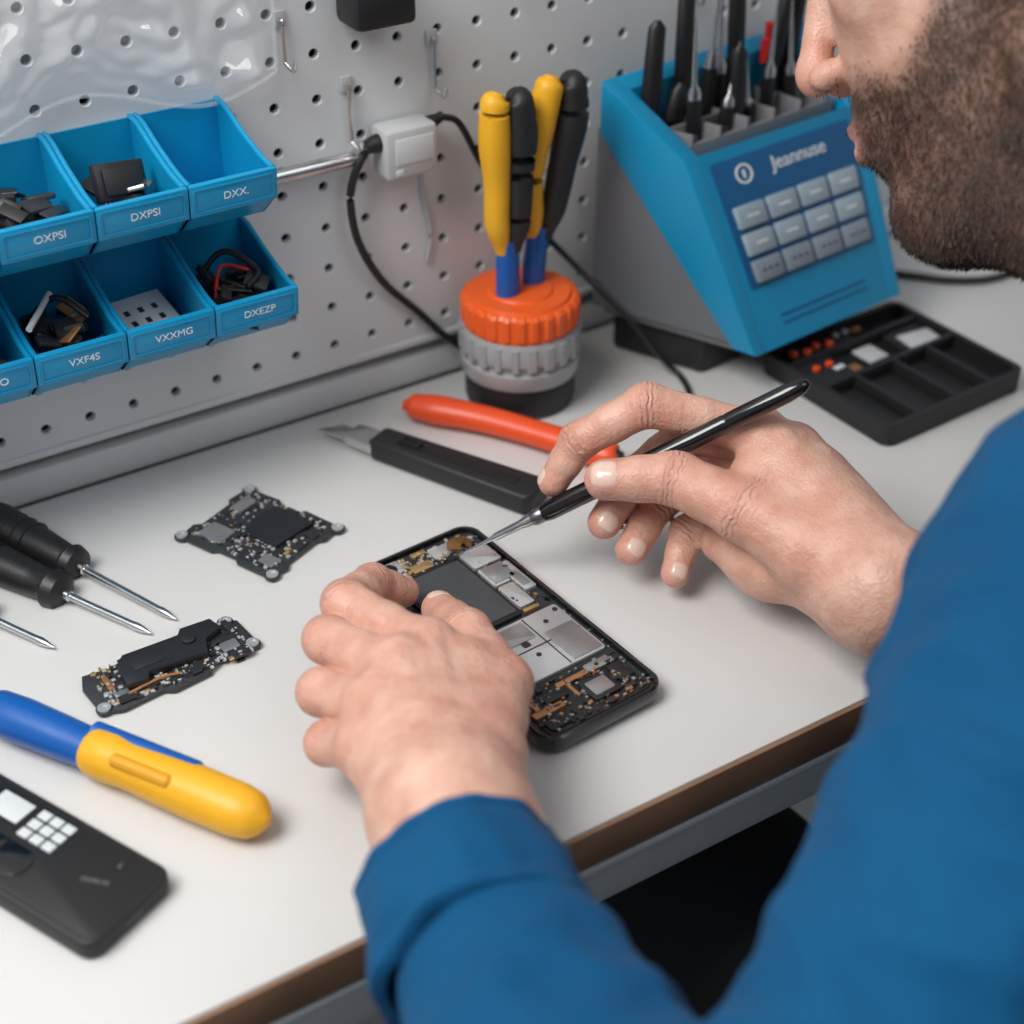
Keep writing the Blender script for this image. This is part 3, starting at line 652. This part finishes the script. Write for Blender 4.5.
# ================================================================== TECHNICIAN
PO=(54,-62,-75)
man=root('repair_technician',PO)
def seg(p,pts,rs,k=.3):
    d=None
    for i in range(len(pts)-1):
        e_=cone(p,pts[i],pts[i+1],rs[i],rs[i+1]);d=e_ if d is None else smin(d,e_,k)
    return d
def mk_finger(J,R):
    P=[];Q=[]
    for i in range(len(J)-1):
        a=np.array(J[i],float);b=np.array(J[i+1],float);P.append(a);Q.append(R[i])
        P.append(a*.5+b*.5);Q.append((R[i]+R[i+1])*.5*.94)
    P.append(np.array(J[-1],float));Q.append(R[-1]);return P,Q
def hand(name,fingers,palm,webs,tendons,lo,hi,nails,h=.13,knuck=[]):
    FS=[mk_finger(J,R) for J,R in fingers]
    def sdf(p):
        d=None
        for a,b,r1,r2 in palm:
            e_=cone(p,a,b,r1,r2);d=e_ if d is None else smin(d,e_,1.3)
        for a,b,r1,r2 in webs: d=smin(d,cone(p,a,b,r1,r2),1.0)
        for a,b,r1,r2 in tendons: d=smin(d,cone(p,a,b,r1,r2),.35)
        for c,r in knuck: d=smin(d,cone(p,c,c,r,r),.5)
        D=None
        for (P,Q) in FS:
            f=smin(seg(p,P,Q,.3),d,.75);D=f if D is None else smin(D,f,.12)
        return D
    V,F=surfnet(sdf,lo,hi,h);V=project(sdf,V)
    ax=np.zeros(len(V));jm=np.zeros(len(V));red=np.zeros(len(V))
    for J,R in fingers:
        for k in range(len(J)):
            a=np.array(J[k],float);v=V-a;dist=np.linalg.norm(v,axis=1)
            if k==len(J)-1:
                red=np.maximum(red,.9*np.exp(-(dist/(R[k]*1.5))**2));continue
            dirn=np.array(J[min(k+1,len(J)-1)],float)-np.array(J[max(k-1,0)],float);dirn/=np.linalg.norm(dirn)
            s=v@dirn;m=np.exp(-(s/.36)**2)*np.clip((R[k]*1.9-dist)/(R[k]*.5),0,1)*(0. if k==0 else 1.)
            up=m>jm;ax=np.where(up,s,ax);jm=np.maximum(jm,m)
            red=np.maximum(red,.75*np.exp(-(dist/(R[k]*1.55))**2))
    npmesh(man,name,V,F,SKIN,dict(ax=ax,jm=jm,red=red),PO)
    NV=[];NF=[]
    for (c,t,nn,r,w,l) in nails:
        c=np.array(c,float);t=np.array(t,float);t/=np.linalg.norm(t);nn=np.array(nn,float);nn-=t*(nn@t);nn/=np.linalg.norm(nn);s=np.cross(t,nn)
        o=len(NV);pts=[]
        NR,NA=6,28
        for i in range(NR+1):
            for j in range(NA):
                a=2*math.pi*j/NA;rho=i/NR;ca,sa=math.cos(a),math.sin(a)
                x=rho*math.copysign(abs(ca)**.65,ca);y=rho*math.copysign(abs(sa)**.65,sa)
                th=x*w;tau=y*l+.12*r
                pts.append(c+t*tau+(nn*math.cos(th)+s*math.sin(th))*r)
        pts=np.array(pts);P2=project(sdf,pts,0.,5)
        edge=np.repeat(np.arange(NR+1)/NR,NA)
        g=grad(sdf,P2);g/=np.linalg.norm(g,axis=1)[:,None]
        P2=P2+g*(.045-.085*(edge**8))[:,None]
        NV+=P2.tolist()
        for i in range(NR):
            for j in range(NA):
                k=(j+1)%NA;NF.append([o+i*NA+j,o+i*NA+k,o+(i+1)*NA+k,o+(i+1)*NA+j])
    npmesh(man,name+'_nails',np.array(NV),np.array(NF),NAIL,{},PO)
# ---- right hand
RW=(46.3,-34.2,5.1)
Ri=[(46.4,-24.3,8.5),(42.0,-20.8,9.8),(39.1,-19.1,7.7),(37.8,-18.8,5.5)]
Rm=[(47.8,-25.6,7.6),(44.8,-20.9,7.3),(41.9,-20.1,5.0),(39.6,-20.9,3.5)]
Rr=[(48.4,-27.3,6.6),(45.6,-22.0,5.5),(42.7,-21.2,3.6),(40.3,-22.4,2.4)]
Rp=[(48.5,-28.9,5.6),(45.9,-24.0,4.3),(43.3,-23.1,2.8),(41.7,-24.4,1.6)]
Rt=[(44.8,-31.0,5.8),(43.3,-27.3,6.7),(41.9,-23.6,7.0),(39.1,-21.5,6.7)]
hand('right_hand',[(Ri,[1.15,1.10,.98,.80]),(Rm,[1.15,1.10,1.0,.88]),(Rr,[1.12,1.06,.97,.84]),(Rp,[1.05,.98,.87,.76]),(Rt,[1.7,1.52,1.38,1.05])],
  [(RW,Ri[0],2.2,1.2),(RW,Rm[0],2.2,1.3),(RW,Rr[0],2.2,1.3),(RW,Rp[0],2.1,1.3),(RW,Rt[0],2.2,1.8),(RW,(51.5,-39.7,5.2),2.45,2.7),((46.8,-34.4,4.2),(51.6,-39.8,4.2),2.0,2.3),
   ((46.2,-32.8,4.2),(44.8,-27.8,3.5),2.1,1.5),((44.8,-27.8,3.5),(46.6,-24.8,4.0),1.45,1.2),((44.6,-28.2,3.4),(44.0,-25.2,3.2),1.35,1.05)],
  [(Rt[0],(45.5,-25.9,7.2),1.2,.9),((43.9,-28.6,6.6),(45.5,-26.6,7.3),1.2,.9),((44.8,-30.4,5.8),(47.2,-27.6,6.6),1.6,1.2),((43.2,-27.0,6.5),(44.9,-25.6,7.2),1.0,.8)],
  [((46.3,-32.0,6.8),(46.7,-26.0,9.1),.25,.3),((47.3,-32.2,6.5),(48.1,-27.2,8.3),.25,.3),((45.6,-31.5,7.2),(45.2,-28.6,7.9),.2,.18)],
  (35.5,-42.7,-.2),(54.5,-16,12.6),
  [(Rt[3],np.array(Rt[3])-np.array(Rt[2]),(-.42,-.40,.80),1.05,.85,.86),
   (Rm[3],np.array(Rm[3])-np.array(Rm[2]),(-.45,-.80,.35),.88,.75,.60),
   (Rr[3],np.array(Rr[3])-np.array(Rr[2]),(-.40,-.80,.40),.84,.75,.57),
   (Rp[3],np.array(Rp[3])-np.array(Rp[2]),(-.35,-.80,.45),.76,.75,.50),
   (Ri[3],np.array(Ri[3])-np.array(Ri[2]),(-.75,.5,.1),.8,.75,.6)],
  knuck=[((46.5,-24.3,8.7),1.08),((47.9,-25.6,7.8),1.1)])
# ---- left hand
LW=(21.7,-35.8,5.2)
Li=[(25.8,-26.8,5.3),(24.3,-21.7,5.2),(26.9,-19.3,3.7),(28.8,-18.9,2.1)]
Lm=[(23.8,-27.6,5.6),(22.5,-23.4,5.0),(24.5,-21.5,3.1),(26.7,-21.4,1.6)]
Lr=[(22.2,-28.9,5.3),(21.1,-25.4,4.0),(23.0,-23.9,2.1),(25.2,-24.0,1.2)]
Lp=[(20.9,-30.3,4.7),(20.3,-27.5,3.0),(21.9,-26.4,1.5),(23.7,-26.6,1.05)]
Lt=[(24.7,-33.4,4.8),(28.0,-29.6,4.4),(29.0,-24.8,3.5),(29.6,-21.1,2.15)]
hand('left_hand',[(Li,[1.22,1.12,.98,.8]),(Lm,[1.22,1.12,.95,.8]),(Lr,[1.18,1.08,.92,.78]),(Lp,[1.1,1.0,.85,.72]),(Lt,[1.6,1.38,1.18,.9])],
  [(LW,Li[0],2.2,1.3),(LW,Lm[0],2.2,1.4),(LW,Lr[0],2.2,1.35),(LW,Lp[0],2.1,1.3),(LW,Lt[0],2.3,1.7),(LW,(20.0,-43.5,5.4),2.5,2.8),((21.2,-35.2,4.3),(19.6,-43.5,4.6),2.2,2.4),((22.8,-35.4,4.6),(21.1,-43.5,5),2.2,2.4),
   ((23.5,-32,3.9),(23.5,-28.6,3.9),1.6,1.2)],
  [(Lt[0],(27.0,-28.4,4.8),1.4,1.15),((24.8,-31.5,5.0),(26.4,-29,5.0),1.6,1.2),((26.5,-31.2,4.6),(26.9,-28.2,4.9),1.3,1.0)],
  [((23.2,-33.5,6.9),(25.6,-27.8,6.4),.24,.32),((22.4,-33.5,7.05),(23.7,-28.4,6.8),.24,.32),((21.6,-33.6,6.9),(22.1,-29.6,6.35),.24,.3)],
  (16.2,-45.5,-.2),(31.8,-16.5,9),
  [(Lt[3],np.array(Lt[3])-np.array(Lt[2]),(.1,-.1,1),.9,.8,.66),
   (Li[3],np.array(Li[3])-np.array(Li[2]),(.3,.6,.7),.8,.72,.55)],
  knuck=[((25.8,-26.9,5.65),1.16),((23.8,-27.7,6.05),1.16),((22.2,-29.0,5.7),1.12),((20.9,-30.4,5.1),1.03)])
# ---- jacket
LA=[(43.0,-47.6,16.7),(32.0,-53.1,10.5),(20.0,-57.8,4.8),(18.2,-49.0,4.9),(19.8,-42.9,5.3)]
LR=[6.5,5.7,5.2,4.8,3.9]
RA=[(70,-44.0,17.5),(67,-52,10),(61,-56,6),(53.0,-43.5,5.6),(50.2,-39.6,5.4)]
RR=[7.0,6.2,5.8,4.9,4.0]
def jsdf(p):
    t=smin(cone(p,(48.5,-50,12),(64,-48,12),8.8,8.8),cone(p,(56,-49,14),(60.5,-42,20),8,6.6),4)
    t=smin(t,cone(p,(51,-54,6),(51,-66,-22),10.5,12.0),4);t=smin(t,cone(p,(60,-54,6),(57.5,-66,-22),10.5,12.0),4)
    a=smin(seg(p,LA[:3],LR[:3],1.5),seg(p,LA[2:],LR[2:],1.5),.8)
    b=smin(seg(p,RA[:3],RR[:3],1.5),seg(p,RA[2:],RR[2:],1.5),2.0)
    return smin(smin(t,a,2.5),b,3.0)
V,F=surfnet(jsdf,(11,-82,-36),(82,-33,30),.32);V=project(jsdf,V)
g=grad(jsdf,V);g/=np.linalg.norm(g,axis=1)[:,None];g=relax(g,F,6);g/=np.linalg.norm(g,axis=1)[:,None]
def armcoord(V,A):
    best=np.full(len(V),1e9);s=np.zeros(len(V));acc=0
    for i in range(len(A)-1):
        a=np.array(A[i]);b=np.array(A[i+1]);ba=b-a;l=np.linalg.norm(ba);h=np.clip((V-a)@ba/l**2,0,1);dd=np.linalg.norm(V-a-h[:,None]*ba,axis=1)
        m=dd<best;best=np.where(m,dd,best);s=np.where(m,acc+h*l,s);acc+=l
    return s,best,acc
sL,dL,tL=armcoord(V,LA);sR,dR,tR=armcoord(V,RA)
sL=relax(sL,F,10);sR=relax(sR,F,10)
disp=np.zeros(len(V));edg=np.zeros(len(V))
for i in range(len(V)):
    p=V[i];arm=dL[i]<dR[i];s=sL[i] if arm else sR[i];tot=tL if arm else tR;dd=dL[i] if arm else dR[i]
    wa=max(0.,min(1.,(10-dd)/3.))
    n1=noise.noise(Vector(p*.085));n2=noise.noise(Vector((p[0]*.13+9,p[1]*.09,p[2]*.13)));n3=noise.noise(Vector(p*.22+np.array([3,1,7])));n4=noise.noise(Vector(p*.13+np.array([13,1,7])))
    n5=noise.noise(Vector((p[0]*.34,p[1]*.11,p[2]*.34+5)));n5=max(0,1-abs(n5)*3.2)**2
    f=(.5+.5*math.sin(s*1.15+n1*7.0+n2*3))**3
    f2=(.5+.5*math.sin(s*1.9-n1*6.0+n4*5))**3
    edg[i]=min(1.,max(0.,(tot-s)/2.0)) if wa>.5 else 1.
    disp[i]=wa*(1.0*f*max(0,.35+n2*1.5)+.7*f2*max(0,.30+n4*1.5)+.5*n5)+(.35*n2+.2*n3)-.3
disp=relax(disp,F,5)*edg
V=V+g*disp[:,None]
npmesh(man,'jacket',V,F,JACK,{},PO)
def cuff(name,A,B,r0,r1,seed,ell_=(1,1)):
    A=Vector(A);B=Vector(B);d=(B-A).normalized();s=d.cross(Vector((0,0,1))).normalized();w=s.cross(d)
    Ln_=(B-A).length;V=[];F=[];n=96
    st_=[(.9,-.42),(.2,-.38),(0,-.28),(-.05,-.12),(.02,.02),(.15,.08),(.42,.05),(.5,-.03),(.58,.04),(1.2,.03),(Ln_*.5,.0),(Ln_*.80,.03),(Ln_*.84,-.06),(Ln_*.88,.04),(Ln_-.1,.03),(Ln_,-.10),(Ln_+.1,-.5)]
    for x,o_ in st_:
        t=max(0,min(1,x/Ln_));R0=r0+(r1-r0)*t
        for k in range(n):
            a=2*math.pi*k/n;q=.10*noise.noise(Vector((math.cos(a)*1.6,math.sin(a)*1.6,x*.5+seed)))+.07*noise.noise(Vector((math.cos(a)*4,math.sin(a)*4,x*.6+seed)))
            r=R0+o_+q*2.6
            V.append(tuple(A+d*(x+.25*noise.noise(Vector((math.cos(a)*1.3,math.sin(a)*1.3,seed+5))))+s*r*ell_[0]*math.cos(a)+w*r*ell_[1]*math.sin(a)-Vector(PO)))
    for i in range(len(st_)-1):
        for k in range(n):
            j=(k+1)%n;F.append([i*n+k,i*n+j,(i+1)*n+j,(i+1)*n+k])
    part(man,name,(V,F),JACK,sharp=70)
cuff('left_cuff',(20.4,-38.7,5.15),(19.3,-43.0,5.2),3.95,4.35,2.)
cuff('right_cuff',(47.4,-35.9,5.2),(50.2,-39.8,5.4),3.7,4.2,6.)
def tsdf(p):
    d=cone(p,(49,-66,-26),(59,-66,-26),9.3,9.3)
    for sx in (-1,1):
        x=54+sx*5
        d=smin(d,seg(p,[(x,-64,-27),(54+sx*10,-28,-22),(54+sx*10,-27,-66)],[8.8,6.8,5.0],2),2.0)
    return d
V,F=surfnet(tsdf,(34,-80,-76),(74,-16,-10),.9);npmesh(man,'trousers',project(tsdf,V),F,TROU,{},PO)
def ssdf(p):
    d=None
    for sx in (-1,1):
        x=54+sx*10;e_=smin(cone(p,(x,-28,-71),(x+sx,-12,-72.2),3.6,3.0),cone(p,(x,-28,-71),(x,-27,-66),3.6,4.2),2);d=e_ if d is None else np.minimum(d,e_)
    return smax(d,-(p[:,2]+74.9),.3)
V,F=surfnet(ssdf,(36,-36,-76.5),(72,-5,-58),.6);npmesh(man,'shoes',project(ssdf,V),F,SHOE,{},PO)
stl=root('work_stool',(54,-67,-75))
part(stl,'seat',lathe([(2,34.0),(17,34.5),(18.2,35.6),(18.2,37.4),(17,38.6),(.01,38.8)],48),BLKM)
part(stl,'column',lathe([(2.2,5),(2.2,34.6)],24),STEEL)
angs=[k*2*math.pi/5 for k in range(5)]
part(stl,'base',[tube([(0,0,5.5),(13*math.cos(a),13*math.sin(a),4.6),(25*math.cos(a),25*math.sin(a),3.6)],[2,1.5,1.2]) for a in angs],BLK)
part(stl,'castors',[lathe([(1.6,0),(2.0,.6),(2.0,2.6),(1.6,3.2)],20,T(25*math.cos(a),25*math.sin(a),0)) for a in angs],BLK)

# ---- head (local frame f,l,u with origin between the ears)
HS=1.14
Ff=Vector((-.592,.636,-.493)).normalized();Uu=Vector((.097,.663,.740));Uu=(Uu-Ff*Uu.dot(Ff)).normalized();Ll=Uu.cross(Ff)
HO=np.array((60.35,-25.7,31.95));HB=np.array([list(Ff),list(Ll),list(Uu)])*HS
def hsdf(p):
    q=p.copy();al=np.abs(q[:,1]);s=np.stack([q[:,0],al,q[:,2]],1)
    d=ell(s,(-1.2,0,4.6),(9.6,7.5,8.4))
    d=smin(d,ell(s,(4.2,0,-1.5),(5.6,6.0,8.2)),2.5)
    d=smin(d,cone(s,(.6,5.3,-3.5),(1.2,5.1,-6.6),1.6,1.6),2.0)
    d=smin(d,cone(s,(1.2,5.0,-6.6),(7.4,1.6,-9.4),1.6,1.7),2.0)
    d=smin(d,cone(s,(7.8,0,-9.3),(8.0,0,-9.1),1.9,1.9),1.2)
    d=smin(d,ell(s,(6.3,4.2,-.6),(2.3,1.9,1.6)),1.5)
    d=smin(d,cone(s,(8.7,.6,3.4),(7.6,4.2,3.2),1.1,.9),1.2)
    d=smax(d,-ell(s,(10.2,3.2,1.6),(1.7,1.7,1.3)),.9)
    d=smin(d,cone(s,(9.3,0,2.6),(11.1,0,-1.4),.58,.70),.7)
    d=smin(d,cone(s,(11.2,0,-1.9),(11.2,0,-1.9),.85,.85),.5)
    d=smin(d,ell(s,(10.4,1.1,-2.3),(.85,.6,.62)),.4)
    d=smax(d,-ell(s,(10.9,.55,-2.9),(.42,.26,.45)),.15)
    d=smin(d,ell(s,(8.2,0,-5.2),(2.0,3.0,2.4)),1.0)
    d=smin(d,cone(s,(10.15,0,-4.75),(9.2,2.1,-5.0),.48,.22),.25)
    d=smin(d,cone(s,(10.05,0,-5.75),(9.1,1.9,-5.4),.56,.22),.25)
    d=smin(d,cone(s,(-2.2,0,-3),(-5.5,0,-14),5.9,6.2),3.0)
    d=smin(d,cone(s,(3.6,0,-8.6),(-1.5,0,-14),4.0,5.2),2.5)
    e_=ell(s,(-.9,7.9,.7),(1.9,.75,3.1));e_=smax(e_,-ell(s,(-.5,8.7,1.0),(1.1,.7,1.9)),.3)
    e_=smin(e_,ell(s,(-.2,7.6,-2.1),(.85,.5,.95)),.5)
    d=smin(d,e_,.5)
    return d
V,F=surfnet(hsdf,(-14,-10,-17),(13.5,10,14.5),.24);V=project(hsdf,V)
def sm(a,b,x): t=np.clip((x-a)/(b-a),0,1);return t*t*(3-2*t)
f_,l_,u_=V[:,0],np.abs(V[:,1]),V[:,2]
line=np.interp(f_,[-1,1.5,3.5,5.5,7.5,9.2,10.5],[2.5,1.2,-1.6,-3.6,-4.4,-3.6,-3.3])
line=line+.25*np.sin(f_*3+l_*2)
beard=sm(.9,-.9,u_-line)*sm(-2.2,-.4,f_)*sm(-15.0,-12.5,u_)
lips=np.exp(-((u_+5.25)/.75)**2)*np.exp(-(l_/2.0)**4)*(f_>9.0)
beard*=1-np.clip(lips*1.2,0,1)
ear=(l_>7.45)*(f_<1.2)*(u_>-3.4)*(u_<4);beard=beard*(1-ear)
redf=np.maximum.reduce([lips,.6*np.exp(-((f_-11.2)**2+l_**2+(u_+2)**2)/2.5),.7*ear.astype(float)])
beard2=beard*(.84+.2*np.array([noise.noise(Vector(v*1.2)) for v in V]))
W_=HO+V@HB
npmesh(man,'head',W_,F,FACE,dict(beard=np.clip(beard2,0,1),red=redf),PO)
for sx,nm in ((1,'left'),(-1,'right')):
    c=HO+np.array((8.35,sx*3.15,1.6))@HB
    def sph(c,r):
        bm=bmesh.new();bmesh.ops.create_uvsphere(bm,u_segments=24,v_segments=16,radius=r);return geo(bm,Matrix.Translation(Vector(c)-Vector(PO)))
    part(man,nm+'_eyeball',sph(c,1.15*HS),EYEW);part(man,nm+'_iris',sph(c+np.array((.62,0,-.15))@HB,.62*HS),IRIS)
def capsdf(p):
    s=p.copy();s[:,1]=np.abs(s[:,1]);d=ell(s,(-1.5,0,5.0),(10.1,8.05,8.9))
    d=smax(d,-(s[:,2]-np.interp(s[:,0],[-12,-4,-1.5,1.5,3,7,10],[-4,-2.5,3.8,3.0,5.0,8.0,9.5])),.6)
    return d
V2,F2=surfnet(capsdf,(-14,-10,-8),(12,10,16),.35);V2=project(capsdf,V2,0,2)
npmesh(man,'hair_cap',HO+V2@HB,F2,HAIR,{},PO)
def strands(V,F,wt,n,len0,len1,dirf,name,m,width=.02):
    c=V[F].mean(1);w=wt[F].mean(1);e1=V[F[:,1]]-V[F[:,0]];e2=V[F[:,3]]-V[F[:,0]]
    ar=np.linalg.norm(np.cross(e1,e2),axis=1);pw=ar*w;pw/=pw.sum();pick=rng.choice(len(F),n,p=pw)
    nr=np.cross(e1,e2)[pick];nr/=np.linalg.norm(nr,axis=1)[:,None]+1e-9
    p=V[F[pick,0]]+e1[pick]*rng.random((n,1))+e2[pick]*rng.random((n,1))
    dr=dirf(p,nr)+rng.normal(0,.25,(n,3));dr/=np.linalg.norm(dr,axis=1)[:,None]
    L_=(len0+(len1-len0)*rng.random((n,1)));s=np.cross(dr,nr);s/=np.linalg.norm(s,axis=1)[:,None]+1e-9
    base=p-nr*.05;mid=base+dr*L_*.5+nr*.03;tp=base+dr*L_-nr*.02
    VV=np.stack([base-s*width,base+s*width,mid-s*width*.8,mid+s*width*.8,tp],1).reshape(-1,3)
    i=np.arange(n)*5;Q=np.stack([i,i+1,i+3,i+2],1);Tr=np.stack([i+2,i+3,i+4],1)
    me=bpy.data.meshes.new(name);me.from_pydata(((HO+VV@HB-np.array(PO))/100).tolist(),[],Q.tolist()+Tr.tolist());me.materials.append(m)
    o=bpy.data.objects.new(name,me);col.objects.link(o);o.parent=man
strands(V,F,np.clip(beard,0,1)**1.6,34000,.18,.42,lambda p,n:n*.30+np.array((.30,0,-.9)),'beard_hair',BEARD)
brow=np.exp(-((u_-3.3)/.45)**2)*(f_>6.8)*(l_>1.0)*(l_<5.2)
strands(V,F,brow,900,.4,.8,lambda p,n:n*.3+np.stack([0*p[:,0],np.sign(p[:,1]),.2+0*p[:,0]],1),'eyebrows',HAIR)
strands(V2,F2,np.ones(len(V2)),22000,.8,1.8,lambda p,n:n*.5+np.array((-.5,0,-.2)),'head_hair',HAIR)

# ================================================================== LIGHT + CAMERA
def area(name,loc,target,size,power,c=(1,1,1)):
    l=bpy.data.lights.new(name,'AREA');l.energy=power;l.size=size;l.color=c
    o=bpy.data.objects.new(name,l);col.objects.link(o);o.location=loc
    o.rotation_euler=(Vector(target)-Vector(loc)).to_track_quat('-Z','Y').to_euler()
area('fill_light',(-.45,-.25,1.95),(.40,-.15,.75),.75,21,(1.,.98,.95))
area('fill_light',(.9,-1.3,2.4),(.4,-.2,.8),1.2,7,(.96,.98,1.))  # weak overhead fill added to lift the shadows, no real fixture
w=bpy.data.worlds.new('world');scene.world=w;w.use_nodes=True
w.node_tree.nodes['Background'].inputs[0].default_value=(.85,.89,.94,1);w.node_tree.nodes['Background'].inputs[1].default_value=.30
cam=bpy.data.cameras.new('camera');co=bpy.data.objects.new('camera',cam);col.objects.link(co);scene.camera=co
co.location=(0,-.7525,1.27);co.rotation_euler=(math.radians(54.5),0,-math.atan2(.53,.848))
cam.sensor_width=36;cam.lens=56.25;cam.clip_start=.02
cam.dof.use_dof=True;cam.dof.focus_distance=.80;cam.dof.aperture_fstop=4.4
scene.view_settings.view_transform='Standard'
